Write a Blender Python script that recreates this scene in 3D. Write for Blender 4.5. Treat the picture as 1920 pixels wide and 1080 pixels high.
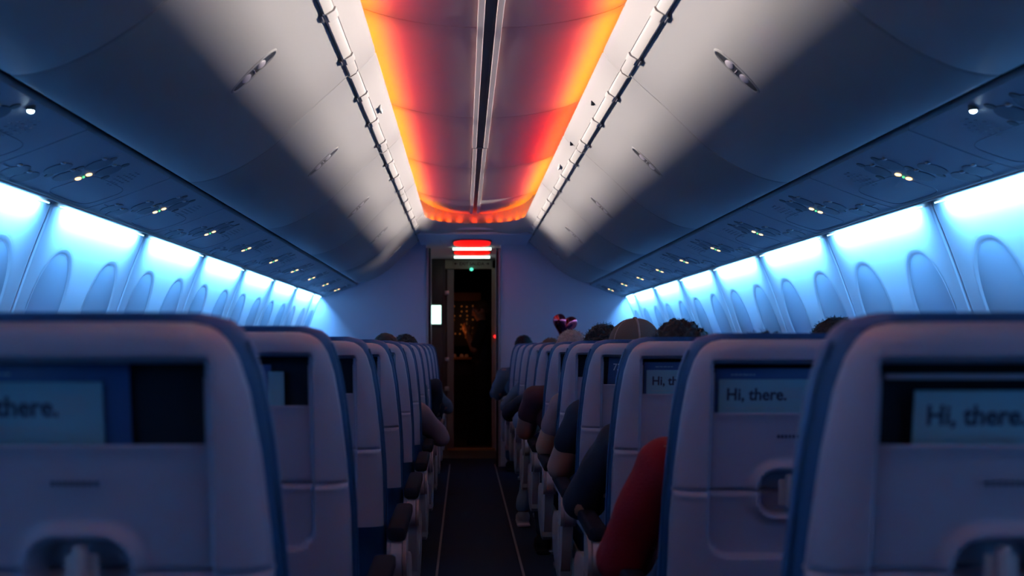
import bpy, bmesh, math, random
from mathutils import Vector, Matrix, noise
random.seed(7)
for o in list(bpy.data.objects): bpy.data.objects.remove(o)
S = bpy.context.scene
COL = S.collection
EYE = 1.13                      # lens height above the carpet
CX = -0.09                      # lens is a little to one side of the aisle centre
# ------------------------------------------------------------------ camera, world, exposure
cam = bpy.data.cameras.new('camera'); cam_o = bpy.data.objects.new('camera', cam); COL.objects.link(cam_o)
cam_o.location = (CX, 0, EYE); cam_o.rotation_euler = (math.pi/2, 0, 0)
cam.lens = 37.5; cam.sensor_width = 36; cam.shift_x = 90/1920; cam.shift_y = 110/1920
cam.clip_start = .02
cam.dof.use_dof = True; cam.dof.focus_distance = 4.3; cam.dof.aperture_fstop = 3.4
S.camera = cam_o
S.view_settings.view_transform = 'Standard'; S.view_settings.look = 'None'
S.view_settings.gamma = 1; S.view_settings.exposure = 0; S.view_settings.use_curve_mapping = False
S.cycles.use_denoising = True
S.cycles.max_bounces = 6; S.cycles.diffuse_bounces = 4; S.cycles.sample_clamp_indirect = 4
world = bpy.data.worlds.new('world'); S.world = world; world.use_nodes = True
world.node_tree.nodes['Background'].inputs[0].default_value = (.10, .11, .22, 1)
world.node_tree.nodes['Background'].inputs[1].default_value = .03

def lamp(name, loc, direction, sx, sy, color, power, spread=180):
    l = bpy.data.lights.new(name, 'AREA'); l.shape = 'RECTANGLE'
    l.size = sx; l.size_y = sy; l.color = color; l.energy = power; l.spread = math.radians(spread)
    o = bpy.data.objects.new(name, l); COL.objects.link(o); o.location = loc
    d = Vector(direction).normalized()            # local -Z goes along d, local X goes along the aisle
    z = -d; x = Vector((0,1,0)); y = z.cross(x)
    m = Matrix((x, y, z)).transposed().to_4x4(); m.translation = Vector(loc); o.matrix_world = m
    return o
COVE_C = (.12, .44, 1.0); COVE_P = 12
AMBER = (1, .21, .0); ROSE = (1, .05, .06); WARM = (1.0, .86, .78); WHITE_P = 5.8
JOINTS = [.81 + 1.5*k for k in range(-1, 7)]      # bin and ceiling joints: -0.69 ... 9.81
SEAMS = [.442 + 1.016*k for k in range(-2, 11)]   # side wall seams
for s in (-1, 1):
    for k in range(len(SEAMS)-1):                 # blue wash along the top of the side walls, one tube per wall panel
        y = (SEAMS[k]+SEAMS[k+1])/2
        if SEAMS[k] > 9.4: y = 9.80
        lamp('cove_lamp', (s*1.409, y, EYE+.458), (s*.9, 0, -1), .80 if y != 9.80 else .36, .018, COVE_C, COVE_P*(1 if y != 9.80 else .45), 170)
    for k in range(7):
        y0, y1 = JOINTS[k], JOINTS[k+1]
        if k == 6: y1 = 9.0
        if k == 6: y0, y1 = JOINTS[6]+.02, 8.60
        L = y1-y0-.06; yc = (y0+y1)/2
        odd = (s == 1 and k == 4)                 # one module has lost its green diodes
        lamp('amber_lamp', (s*.468, yc, EYE+1.085), (-s*.12, 0, 1), L, .014, (1,.06,.0) if odd else AMBER, 2.1*L, 110)
        lamp('rose_lamp', (s*.455, yc, EYE+1.085), (-s*.9, 0, .62), L, .012, (1,.0,.01) if odd else ROSE, 1.0*L, 92)
        lamp('white_lamp', (s*.488, yc, EYE+1.073), (-s, 0, -.20), L, .008, WARM, WHITE_P*L, 41)

# ------------------------------------------------------------------ materials
def mat(name, col, rough=.5, metal=0, noise_amt=0, noise_scale=40, bump=0, bump_scale=300, emit=None, strength=0, spec=.5, sheen=0):
    m = bpy.data.materials.new(name); m.use_nodes = True
    nt = m.node_tree; b = nt.nodes['Principled BSDF']
    b.inputs['Base Color'].default_value = (*col, 1); b.inputs['Roughness'].default_value = rough
    b.inputs['Metallic'].default_value = metal; b.inputs['Specular IOR Level'].default_value = spec
    if sheen: b.inputs['Sheen Weight'].default_value = sheen
    if emit: b.inputs['Emission Color'].default_value = (*emit, 1); b.inputs['Emission Strength'].default_value = strength
    tc = nt.nodes.new('ShaderNodeTexCoord')
    if noise_amt:
        n = nt.nodes.new('ShaderNodeTexNoise'); n.inputs['Scale'].default_value = noise_scale; n.inputs['Detail'].default_value = 5
        nt.links.new(tc.outputs['Object'], n.inputs['Vector'])
        r = nt.nodes.new('ShaderNodeMix'); r.data_type = 'RGBA'
        r.inputs['A'].default_value = (*[c*(1-noise_amt) for c in col], 1); r.inputs['B'].default_value = (*[min(1,c*(1+noise_amt)) for c in col], 1)
        nt.links.new(n.outputs['Fac'], r.inputs['Factor']); nt.links.new(r.outputs['Result'], b.inputs['Base Color'])
    if bump:
        n = nt.nodes.new('ShaderNodeTexNoise'); n.inputs['Scale'].default_value = bump_scale; n.inputs['Detail'].default_value = 3
        nt.links.new(tc.outputs['Object'], n.inputs['Vector'])
        bp = nt.nodes.new('ShaderNodeBump'); bp.inputs['Strength'].default_value = bump; bp.inputs['Distance'].default_value = .002
        nt.links.new(n.outputs['Fac'], bp.inputs['Height']); nt.links.new(bp.outputs['Normal'], b.inputs['Normal'])
    return m
M = dict(
    bin = mat('bin_plastic', (.25,.25,.25), .45, bump=.15, bump_scale=500),
    dome = mat('ceiling_panel', (.48,.48,.48), .6, bump=.1, bump_scale=400),
    lip = mat('light_trim', (.38,.37,.36), .5, bump=.1),
    rail = mat('ceiling_rail', (.8,.78,.76), .35),
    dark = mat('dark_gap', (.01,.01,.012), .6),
    railc = mat('rail_channel', (.09,.095,.12), .3),
    psu = mat('service_panel', (.30,.33,.36), .45, bump=.1),
    dish = mat('latch_dish', (.025,.027,.03), .4),
    psud = mat('service_recess', (.045,.055,.08), .4),
    wall = mat('side_wall', (.72,.75,.78), .6, bump=.12, bump_scale=350),
    shade = mat('window_blind', (.40,.46,.52), .6),  # darker than the wall: shade of the recess put into the colour
    bulk = mat('bulkhead', (.66,.64,.72), .6, bump=.1),
    carpet = mat('carpet', (.006,.014,.030), .95, noise_amt=.5, noise_scale=160, bump=1, bump_scale=700, spec=.12),
    strip = mat('floor_strip', (.07,.075,.09), .6),
    shell = mat('seat_shell', (.26,.268,.37), .29, bump=.35, bump_scale=700),
    navy = mat('navy_leather', (.009,.060,.18), .5, bump=.3, bump_scale=250),
    pocket = mat('pocket_lining', (.008,.010,.016), .8, spec=.12),
    pad = mat('armrest_pad', (.010,.010,.014), .8, spec=.02),
    cap = mat('armrest_plastic', (.36,.35,.38), .35),
    metal = mat('brushed_metal', (.5,.5,.5), .3, metal=1),
    latch = mat('latch_plastic', (.36,.34,.38), .35),
    card = mat('card_paper', (.15,.36,.48), .6),
    book = mat('booklet_cover', (.02,.07,.22), .45),
    ink = mat('ink', (.008,.015,.05), .6),
    inkw = mat('pale_ink', (.6,.68,.78), .6),
    inkg = mat('grey_ink', (.20,.33,.42), .6),
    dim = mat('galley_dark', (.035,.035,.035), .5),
    post = mat('door_post', (.16,.165,.17), .5),
    frame = mat('door_frame', (.26,.24,.20), .4),
    strip_edge = mat('edge_strip', (.35,.28,.27), .35),
    screen = mat('lit_screen', (.1,.1,.1), .3, emit=(.62,1,.86), strength=2.2),
    redlamp = mat('red_lamp', (.3,.02,.02), .4, emit=(1,.004,.002), strength=1.0),
    whitelamp = mat('white_lamp_tube', (.5,.5,.5), .4, emit=(.70,1,.82), strength=3.5),
    green = mat('green_led', (.1,.3,.2), .4, emit=(.1,.9,.6), strength=1.4),
    redled = mat('red_led', (.3,.0,.0), .4, emit=(1,.02,.02), strength=2.5),
    signo = mat('sign_orange', (.3,.2,.1), .4, emit=(1,.62,.25), strength=3.5),
    signg = mat('sign_green', (.1,.3,.2), .4, emit=(.1,.8,.3), strength=1.2),
    tube = mat('cove_tube', (.5,.5,.5), .4, emit=(.35,.75,1), strength=3.0),
    reading = mat('reading_bulb', (.6,.6,.6), .3, emit=(.55,.8,1), strength=14),
    knob = mat('breaker_glow', (.1,.05,.02), .5, emit=(1,.28,.05), strength=.09),
    white = mat('white_plastic', (.6,.6,.58), .4),
    skin_a = mat('skin_light', (.20,.11,.092), .55), skin_b = mat('skin_tan', (.25,.14,.10), .5), skin_c = mat('skin_deep', (.15,.08,.06), .5),
    red = mat('red_knit', (.12,.003,.006), .85, noise_amt=.2, noise_scale=60, bump=.8, bump_scale=160, spec=.12),
    ink_cloth = mat('black_cloth', (.010,.012,.02), .9, bump=.5, bump_scale=200, spec=.12),
    maroon = mat('maroon_cloth', (.035,.012,.016), .9, bump=.5, bump_scale=200, spec=.12),
    denim = mat('denim_cloth', (.12,.22,.36), .9, bump=.8, bump_scale=300, spec=.12),
    slate = mat('slate_cloth', (.06,.10,.15), .9, bump=.5, bump_scale=200, spec=.12),
    mauve = mat('mauve_cloth', (.13,.10,.12), .9, bump=.5, bump_scale=200, spec=.12),
    trous = mat('trouser_cloth', (.02,.035,.07), .9, bump=.5, bump_scale=200, spec=.12),
    hair_k = mat('hair_black', (.012,.010,.011), .55, spec=.12), hair_b = mat('hair_brown', (.05,.026,.018), .6, spec=.12),
    hair_g = mat('hair_greying', (.20,.145,.13), .65, noise_amt=.4, noise_scale=90, spec=.12),
    capc = mat('cap_mesh', (.07,.047,.037), .85, noise_amt=.25, noise_scale=350, bump=1, bump_scale=500, spec=.12),
    capd = mat('cap_button', (.02,.018,.02), .6),
    shoe = mat('shoe_pale', (.35,.36,.4), .6),
    foil = mat('red_foil', (.55,.06,.08), .12, metal=1),
    brass = mat('amber_panel', (.28,.16,.06), .6),
)
# ------------------------------------------------------------------ helpers
def tag(o, label=None, cat=None, group=None, kind=None):
    if label: o['label'] = label
    if cat: o['category'] = cat
    if group: o['group'] = group
    if kind: o['kind'] = kind
    return o
def empty(name, loc, label, cat, group=None):
    o = bpy.data.objects.new(name, None); COL.objects.link(o); o.location = loc; o.empty_display_size = .1
    return tag(o, label, cat, group)
def finish(name, bm, m, parent=None, smooth=True, loc=None):
    bmesh.ops.recalc_face_normals(bm, faces=bm.faces)
    me = bpy.data.meshes.new(name); bm.to_mesh(me); bm.free()
    for i in (m if isinstance(m, (list, tuple)) else [m]): me.materials.append(i)
    if smooth:
        for p in me.polygons: p.use_smooth = True
        try: me.set_sharp_from_angle(angle=math.radians(38))
        except Exception: pass
    o = bpy.data.objects.new(name, me); COL.objects.link(o)
    if loc is not None: o.location = loc
    if parent is not None: o.parent = parent
    return o
def copy_tree(o, parent=None):
    c = o.copy(); COL.objects.link(c); c.parent = parent
    for ch in list(o.children): copy_tree(ch, c)
    return c
def box(bm, c, s, bev=0, seg=2, rot=None):
    g = bmesh.ops.create_cube(bm, size=1)
    vs = g['verts']
    for v in vs: v.co = Vector((v.co.x*s[0], v.co.y*s[1], v.co.z*s[2]))
    if bev:
        es = list({e for v in vs for e in v.link_edges})
        r = bmesh.ops.bevel(bm, geom=es, offset=bev, segments=seg, profile=.5, affect='EDGES')
        vs = list({v for f in r['faces'] for v in f.verts} | {v for v in vs if v.is_valid})
    mm = Matrix.Translation(c) @ (rot.to_4x4() if rot else Matrix())
    for v in vs: v.co = mm @ v.co
    return vs
def loft(bm, secs, cap=True, closed=True):
    rings = [[bm.verts.new(p) for p in s] for s in secs]
    n = len(rings[0])
    for a, b in zip(rings, rings[1:]):
        for i in range(n if closed else n-1):
            j = (i+1) % n
            bm.faces.new((a[i], a[j], b[j], b[i]))
    if cap and closed:
        bm.faces.new(rings[0]); bm.faces.new(list(reversed(rings[-1])))
    return rings
def tube(bm, pts, r, n=10, cap=True):
    pts = [Vector(p) for p in pts]; secs = []
    for i, p in enumerate(pts):
        t = (pts[min(i+1, len(pts)-1)] - pts[max(i-1, 0)]).normalized()
        u = t.orthogonal().normalized() if i == 0 else (u - t*u.dot(t)).normalized()
        w = t.cross(u); rr = r[i] if isinstance(r, (list, tuple)) else r
        secs.append([p + (u*math.cos(a)+w*math.sin(a))*rr for a in [2*math.pi*k/n for k in range(n)]])
    loft(bm, secs, cap)
def ball(bm, c, r, seg=16, rot=None):
    g = bmesh.ops.create_uvsphere(bm, u_segments=seg, v_segments=seg//2+2, radius=1)
    rr = r if isinstance(r, (tuple, list)) else (r, r, r)
    for v in g['verts']:
        p = Vector((v.co.x*rr[0], v.co.y*rr[1], v.co.z*rr[2]))
        if rot: p = rot @ p
        v.co = p + Vector(c)
    return g['verts']
def capsule(bm, a, b, ra, rb, n=14):
    a, b = Vector(a), Vector(b); t = (b-a); L = t.length
    if L < 1e-5: ball(bm, a, ra); return
    t /= L; u = t.orthogonal().normalized(); w = t.cross(u); secs = []
    for k in range(1, 6):
        th = math.pi/2*k/5; secs.append((a - t*ra*math.cos(th), ra*math.sin(th)))
    for k in range(1, 4): secs.append((a.lerp(b, k/4), ra+(rb-ra)*k/4))
    for k in range(5, 0, -1):
        th = math.pi/2*k/5; secs.append((b + t*rb*math.cos(th), rb*math.sin(th)))
    loft(bm, [[p+(u*math.cos(x)+w*math.sin(x))*r for x in [2*math.pi*i/n for i in range(n)]] for p, r in secs])
def remesh(name, bm, vox, m, parent, smooth_it=3, disp=0, dscale=20, loc=None):
    """one continuous skin over overlapping volumes"""
    bmesh.ops.recalc_face_normals(bm, faces=bm.faces)
    me = bpy.data.meshes.new('tmp'); bm.to_mesh(me); bm.free()
    o = bpy.data.objects.new('tmp', me); COL.objects.link(o)
    r = o.modifiers.new('r', 'REMESH'); r.mode = 'VOXEL'; r.voxel_size = vox
    if smooth_it:
        sm = o.modifiers.new('s', 'SMOOTH'); sm.iterations = smooth_it; sm.factor = .5
    dg = bpy.context.evaluated_depsgraph_get(); ev = o.evaluated_get(dg)
    out = bpy.data.meshes.new_from_object(ev); bpy.data.objects.remove(o); bpy.data.meshes.remove(me)
    out.name = name; out.materials.clear(); out.materials.append(m)
    if disp:
        ns = [v.normal.copy() for v in out.vertices]
        for v, nn in zip(out.vertices, ns): v.co += nn*disp*noise.noise(v.co*dscale)
    for p in out.polygons: p.use_smooth = True
    ob = bpy.data.objects.new(name, out); COL.objects.link(ob)
    if parent is not None: ob.parent = parent
    if loc is not None: ob.location = loc
    return ob
def text_mesh(name, s, size, m, parent, loc, rot, bold=0, font_x=1, align='LEFT'):
    c = bpy.data.curves.new(name, 'FONT'); c.body = s; c.size = size; c.offset = bold; c.extrude = .0003
    c.align_x = align; c.resolution_u = 4
    t = bpy.data.objects.new('tmp', c); COL.objects.link(t)
    ev = t.evaluated_get(bpy.context.evaluated_depsgraph_get())
    me = bpy.data.meshes.new_from_object(ev); bpy.data.objects.remove(t); bpy.data.curves.remove(c)
    me.name = name; me.materials.clear(); me.materials.append(m)
    for v in me.vertices: v.co.x *= font_x
    o = bpy.data.objects.new(name, me); COL.objects.link(o); o.parent = parent; o.location = loc; o.rotation_euler = rot
    return o
def catmull(pts, n=6):
    P = [Vector(p) for p in pts]; P = [P[0]*2-P[1]] + P + [P[-1]*2-P[-2]]; out = []
    for i in range(1, len(P)-2):
        a, b, c, d = P[i-1:i+3]
        for k in range(n):
            t = k/n
            out.append(.5*((2*b)+(c-a)*t+(2*a-5*b+4*c-d)*t*t+(3*b-a-3*c+d)*t**3))
    out.append(P[-2]); return out
def interp(tab, x):
    if x <= tab[0][0]: return tab[0][1]
    for (a, b), (c, d) in zip(tab, tab[1:]):
        if x <= c:
            t = (x-a)/(c-a); t2 = t
            return b+(d-b)*t2
    return tab[-1][1]
def sstep(a, b, x):
    t = max(0, min(1, (x-a)/(b-a))); return t*t*(3-2*t)
ORD = ['first', 'second', 'third', 'fourth', 'fifth', 'sixth', 'seventh', 'eighth', 'ninth', 'tenth', 'eleventh', 'twelfth']
SIDE = {-1: 'port', 1: 'starboard'}
def fromdoor(n): return ORD[n]
NF = -1.2; FARY = 10.05
# ------------------------------------------------------------------ floor
bm = bmesh.new(); box(bm, (0, 4.6, -.02), (3.7, 12.4, .04)); tag(finish('floor', bm, M['carpet'], smooth=False), 'dark navy carpet running along the aisle and under the seats', kind='structure')
bm = bmesh.new(); box(bm, (0, 12.3, -.02), (3.7, 3.0, .04)); tag(finish('floor', bm, M['dim'], smooth=False), 'dark hard floor beyond the carpet at the galley', kind='structure')
for s in (-1, 1):
    bm = bmesh.new(); box(bm, (s*.215-.01, 4.6, .003), (.012, 11.2, .006), .001)
    tag(finish('trim_%d' % (1 if s < 0 else 2), bm, M['strip'], smooth=False), 'thin grey path marking strip along the %s edge of the aisle carpet' % SIDE[s], kind='structure')

# ------------------------------------------------------------------ side walls, one moulded panel with two window recesses
WP = [(-1.13,1.585),(-.95,1.66),(-.8,1.70),(-.5,1.725),(-.3,1.705),(-.2,1.68),(0,1.615),(.124,1.567),(.25,1.522),(.35,1.484),(.4535,1.442),(.50,1.43)]
wpc = catmull([(z, x, 0) for z, x in WP], 6)
def wall_x(z): return interp([(p.x, p.y) for p in wpc], z)
WH = .19; WZ = .115       # window recess half height / centre above the eye line
def win_d(y, z):
    """signed distance to the rounded window opening (superellipse-like)"""
    dy = abs(y)/.150; dz = abs(z-WZ)/(WH+.03)
    return ((dy**2.3 + dz**2.3)**(1/2.3)-1)*.150
def wall_panel_mesh(s, inset=0):
    L = 1.016; bm = bmesh.new()
    ys = [-L/2+.0015, -L/2+.006, -L/2+.012] + [-L/2+.02+(L-.04)*i/88 for i in range(89)] + [L/2-.012, L/2-.006, L/2-.0015]
    zs = [-1.13+.10*i for i in range(9)] + [-.24+.0125*i for i in range(60)]
    rows = []
    for z in zs:
        r = []
        for y in ys:
            x = wall_x(z)
            e = min(L/2-abs(y), 1)
            x += .010*(1-sstep(0, .014, e))         # rounded edge at the panel joint
            for wy in (-.254, .254):
                d = win_d(y-wy, z)
                x += .0045*(1-sstep(-.005, .002, d))
            r.append(bm.verts.new((s*x, y, z+EYE)))
        rows.append(r)
    for a, b in zip(rows, rows[1:]):
        for i in range(len(ys)-1): bm.faces.new((a[i], a[i+1], b[i+1], b[i]))
    return bm
def blind_mesh(s):
    bm = bmesh.new(); N = 40; st = []
    for d0 in (.018,):
        for zz in [WZ-(WH+.03)+.006 + (2*(WH+.03)-.012)*i/30 for i in range(31)]:
            q = 1-(abs(zz-WZ)/(WH+.027))**2.3
            w = .147*max(q, .0)**(1/2.3) if q > 0 else 0
            if w <= .003: continue
            st.append([(s*(wall_x(zz)+.0036), w*t, zz+EYE) for t in [-1+i/4 for i in range(9)]])
    loft(bm, st, cap=False, closed=False)
    return bm
def surround_mesh(s):
    bm = bmesh.new(); N = 120; rings = []
    for d, off in ((.006,-.0006),(.003,-.0008),(-.005,.0028),(-.010,.0033)):
        r = []
        for i in range(N):
            a = 2*math.pi*i/N; ca, sa = math.cos(a), math.sin(a); e = 2/2.3
            z = WZ+(WH+.03+d*1.3)*math.copysign(abs(sa)**e, sa)
            r.append((s*(wall_x(z)+off), (.150+d)*math.copysign(abs(ca)**e, ca), z+EYE))
        rings.append(r)
    loft(bm, rings, cap=False); return bm
wn = 1
for s in (-1, 1):
    pm = None
    for k in range(len(SEAMS)-1):
        yc = (SEAMS[k]+SEAMS[k+1])/2
        if pm is None:
            p = finish('wall_left' if s < 0 else 'wall_right', wall_panel_mesh(s), M['wall']); pm = p.data
            b0 = finish('window_1' if wn == 1 else 'window_%d' % wn, blind_mesh(s), M['shade']); bmh = b0.data; first = b0; fm = None
        else:
            p = bpy.data.objects.new('wall_left' if s < 0 else 'wall_right', pm); COL.objects.link(p)
        p.location = (0, yc, 0); tag(p, 'moulded pale %s side wall panel washed by blue light, with two window recesses' % SIDE[s], kind='structure')
        for wy in (-.254, .254):
            if first is not None: w = first; first = None
            else: w = bpy.data.objects.new('window_%d' % wn, bmh); COL.objects.link(w)
            w.location = (0, yc+wy, 0); tag(w, 'cabin window with its blind pulled down', kind='structure')
            if fm is None: f_ = finish('window_%d_surround' % wn, surround_mesh(s), M['wall']); fm = f_.data
            else: f_ = bpy.data.objects.new('window_%d_surround' % wn, fm); COL.objects.link(f_)
            f_.parent = w; f_['kind'] = 'structure'; wn += 1
# backing so nothing shines through the joints
for s in (-1, 1):
    bm = bmesh.new()
    loft(bm, [[(s*(wall_x(z)+.05), y, z+EYE) for z in [-1.13+.1*i for i in range(17)]] for y in (NF, 12.0)], cap=False, closed=False)
    tag(finish('wall_left_backing' if s < 0 else 'wall_right_backing', bm, M['dark']), kind='structure')

# ------------------------------------------------------------------ cove lights: rail + tube
for s in (-1, 1):
    n = 0
    for k in range(len(SEAMS)-1):
        y0, y1 = SEAMS[k], SEAMS[k+1]; y1 = min(y1, FARY-.02)
        if y1-y0 < .2: continue
        yc = (y0+y1)/2; L = y1-y0
        r = empty('cove_light', (s*1.42, yc, EYE+.46), 'blue-white cove light tube above the %s windows, %s tube from the bulkhead' % (SIDE[s], ORD[9-n if n <= 9 else 0]), 'light', 'cove lights above the windows')
        n += 1
        bm = bmesh.new(); box(bm, (s*-.030, 0, .006), (.010, L-.002, .006), .002); box(bm, (s*-.012, 0, .014), (.014, L-.002, .004), .001)
        finish('rail', bm, M['lip'], r)
        bm = bmesh.new(); tube(bm, [(s*.009, -L/2+.05, .004), (s*.009, L/2-.05, .004)], .003, 8)
        finish('tube', bm, M['tube'], r)

# ------------------------------------------------------------------ overhead bins
face = [(.503,.968),(.56,.915),(.63,.852),(.70,.784),(.768,.718),(.86,.655),(.945,.613),(1.01,.592),(1.065,.586),(1.085,.600)]
fc = catmull([(x, z, 0) for x, z in face], 4)
prof = [(p.x, p.y) for p in fc] + [(1.10,.66),(1.42,.72),(1.42,1.0),(.95,1.2),(.62,1.14),(.515,1.0)]
cxp = sum(p[0] for p in prof)/len(prof); czp = sum(p[1] for p in prof)/len(prof)
def bin_mesh(s, L):
    bm = bmesh.new(); secs = []
    for y, ins in ((-L/2+.002, .008), (-L/2+.005, .003), (-L/2+.011, 0), (L/2-.011, 0), (L/2-.005, .003), (L/2-.002, .008)):
        sec = []
        for x, z in prof:
            v = Vector((cxp-x, czp-z)); v.normalize()
            sec.append((s*(x+v.x*ins), y, z+v.y*ins+EYE))
        secs.append(sec)
    loft(bm, secs); return bm
def latch_parts(s, root):
    # oval pull handle in a raised frame on the face, long axis across the bin
    c = Vector((.693,.791)); t = Vector((.138,-.134)).normalized(); nrm = Vector((-t.y*-1, 0)).to_3d()
    def P(u, v, h):     # u along the face downwards, v along the cabin, h out of the face
        nx, nz = t.y, -t.x          # outward (towards the aisle, down)
        x = c.x+t.x*u+nx*h; z = c.y+t.y*u+nz*h
        return (s*x, v, z+EYE)
    N = 40
    def ell(a, b, h, e=2.4):
        out = []
        for i in range(N):
            th = 2*math.pi*i/N; ca, sa = math.cos(th), math.sin(th)
            out.append(P(a*math.copysign(abs(ca)**(2/e), ca), b*math.copysign(abs(sa)**(2/e), sa), h))
        return out
    bm = bmesh.new(); loft(bm, [ell(.092,.036,-.004), ell(.090,.034,.003), ell(.085,.029,.0045), ell(.081,.025,.002), ell(.078,.023,-.004)], cap=False)
    finish('handle_frame', bm, M['bin'], root)
    bm = bmesh.new(); loft(bm, [ell(.081,.026,.0015), ell(.02,.008,.0006)]); finish('handle_recess', bm, M['dish'], root)  # nearly flush plate, recess shade put into its dark colour
    bm = bmesh.new()
    for u in (-.028, .030):
        st = []
        for k in range(7):
            q = k/6; st.append([P(u+math.cos(2*math.pi*i/20)*.017*math.cos(q*1.5), math.sin(2*math.pi*i/20)*.021*math.cos(q*1.5), .001+.006*math.sin(q*1.5)) for i in range(20)])
        loft(bm, st)
    box(bm, P(0, 0, .002), (.004, .03, .003))
    finish('pull_handle', bm, M['latch'], root)
for s in (-1, 1):
    proto = None
    for k in range(7):
        y0, y1 = JOINTS[k], JOINTS[k+1]
        lab = 'curved white overhead bin on the %s side, %s from the front bulkhead' % (SIDE[s], ORD[6-k])
        if proto is None:
            proto = r = empty('overhead_bin', (0, (y0+y1)/2, 0), lab, 'luggage bin', 'overhead bins')
            finish('bin_body', bin_mesh(s, y1-y0), M['bin'], r); latch_parts(s, r)
        else:
            r = copy_tree(proto); r.location = (0, (y0+y1)/2, 0); r['label'] = lab
# dark backing between bins, panels and walls
for s in (-1, 1):
    bm = bmesh.new()
    loft(bm, [[(s*1.10, y, EYE+.66), (s*1.13, y, EYE+.60), (s*1.44, y, EYE+.515), (s*1.50, y, EYE+.56), (s*1.46, y, EYE+.72)] for y in (NF, FARY)], cap=True)
    tag(finish('ceiling_backing', bm, M['dark'], smooth=False), kind='structure')

# ------------------------------------------------------------------ passenger service panels
def psu_z(x): return interp([(1.095,.578),(1.16,.557),(1.24,.528),(1.32,.498),(1.40,.470)], x)
PITCH = .81; PS0 = 3.25-3*PITCH
def psu_build(s, root):
    L = PITCH; bm = bmesh.new(); xs = [1.096+.304*i/14 for i in range(15)]
    secs = []
    for y, up in ((-L/2+.0015, .006), (-L/2+.005, 0), (L/2-.005, 0), (L/2-.0015, .006)):
        lo = [(s*x, y, psu_z(x)-.006*math.sin((x-1.096)/.304*math.pi)+up+EYE) for x in xs]
        hi = [(s*x, y, psu_z(x)+.02+EYE) for x in reversed(xs)]
        secs.append(lo+hi)
    loft(bm, secs); finish('panel', bm, M['psu'], root)
    def Q(x, y, h=0): return Vector((s*x, y, psu_z(x)-.006*math.sin((x-1.096)/.304*math.pi)-h+EYE))
    def disc(bm, x, y, rx, ry, h0, h1, n=20):
        def ring(k, h): return [Q(x+math.cos(a)*rx*k, y+math.sin(a)*ry*k, h+(.0007 if h > 0 else 0)) for a in [2*math.pi*i/n for i in range(n)]]
        loft(bm, [ring(1.0, -.003), ring(1.0, h0)]+[ring(k, h1) for k in (.95,.8,.65,.5,.35,.2,.05)])
    # three pairs: reading lamp + air nozzle cups
    cups = [(1.182,-.06),(1.186,.04),(1.262,-.17),(1.272,-.07),(1.335,-.29),(1.346,-.20)]
    for x, y in cups:
        bm = bmesh.new(); disc(bm, x, y, .040, .046, .0008, .0012); o = finish('reading_lamp_cup', bm, M['psud'], root)  # flat disc, shade of a recess put into its dark colour
        bm = bmesh.new(); ball(bm, Q(x-.030, y-.040, .002), (.008,.008,.004), 10); finish('air_nozzle', bm, M['metal'], root)
    for x, y in [(1.140,-.06),(1.138,.05),(1.225,-.10),(1.300,-.14),(1.215,.095)]:
        bm = bmesh.new(); disc(bm, x, y, .014, .014, .0008, .0012, 12); finish('call_button', bm, M['dish'], root)
    # speaker grille: rows of small slots in an oval
    bm = bmesh.new()
    for i in range(-4, 5):
        for j in range(-3, 4):
            if (i/4.6)**2+(j/3.6)**2 < 1 and (i+j) % 2 == 0:
                box(bm, Q(1.190+j*.015, .19+i*.013, .0008), (.010, .005, .001))
    finish('speaker_grille', bm, M['psud'], root)
    # lit no-smoking and seat-belt symbols
    bm = bmesh.new()
    for dy, dx in ((.0, -.0165), (.0, .0165)):
        disc(bm, 1.249+dx, .0+dy, .0085, .014, .001, .0016, 12)
    finish('lit_sign', bm, M['signo'], root)
    bm = bmesh.new(); disc(bm, 1.249, 0, .004, .005, .0035, .004, 8); finish('sign_indicator', bm, M['signg'], root)
    # oxygen mask door outline
    bm = bmesh.new(); pts = []
    for i in range(33):
        a = 2*math.pi*i/32; ca, sa = math.cos(a), math.sin(a)
        pts.append(Q(1.30+.075*math.copysign(abs(ca)**.4, ca), .18+.17*math.copysign(abs(sa)**.4, sa), .0))
    tube(bm, pts, .0012, 5); finish('mask_door_groove', bm, M['psud'], root)
    bm = bmesh.new(); box(bm, Q(1.33, -.33, .0008), (.004, .10, .001)); finish('placard_line', bm, M['psud'], root)
for s in (-1, 1):
    proto = None
    for k in range(-1, 12):
        y = PS0+k*PITCH
        if y > FARY-.2: continue
        lab = 'blue-lit %s service panel with round lamp cups and lit symbols, above seat row %s counted from the camera' % (SIDE[s], ORD[max(k-1, 0)])
        lab = 'service panel on the %s side with lamp cups and lit symbols, %s from bulkhead' % (SIDE[s], ORD[min(11, 11-k)])
        if proto is None:
            proto = r = empty('passenger_service_panel', (0, y, 0), lab, 'service panel', 'passenger service panels'); psu_build(s, r)
        else:
            r = copy_tree(proto); r.location = (0, y, 0); r['label'] = lab
    # the one spotlight that is switched on
    r = empty('spotlight', (s*1.118, 2.53, EYE+.566), 'bright round blue-white spotlight, lit, on the %s service panel edge' % SIDE[s], 'spotlight', 'lit spotlights')
    bm = bmesh.new(); tube(bm, [(0,0,.01), (0,0,-.006)], [.012,.011], 16); finish('collar', bm, M['dark'], r)
    bm = bmesh.new(); ball(bm, (0,0,-.007), (.0085,.0085,.006), 14); finish('bulb', bm, M['reading'], r)

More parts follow.
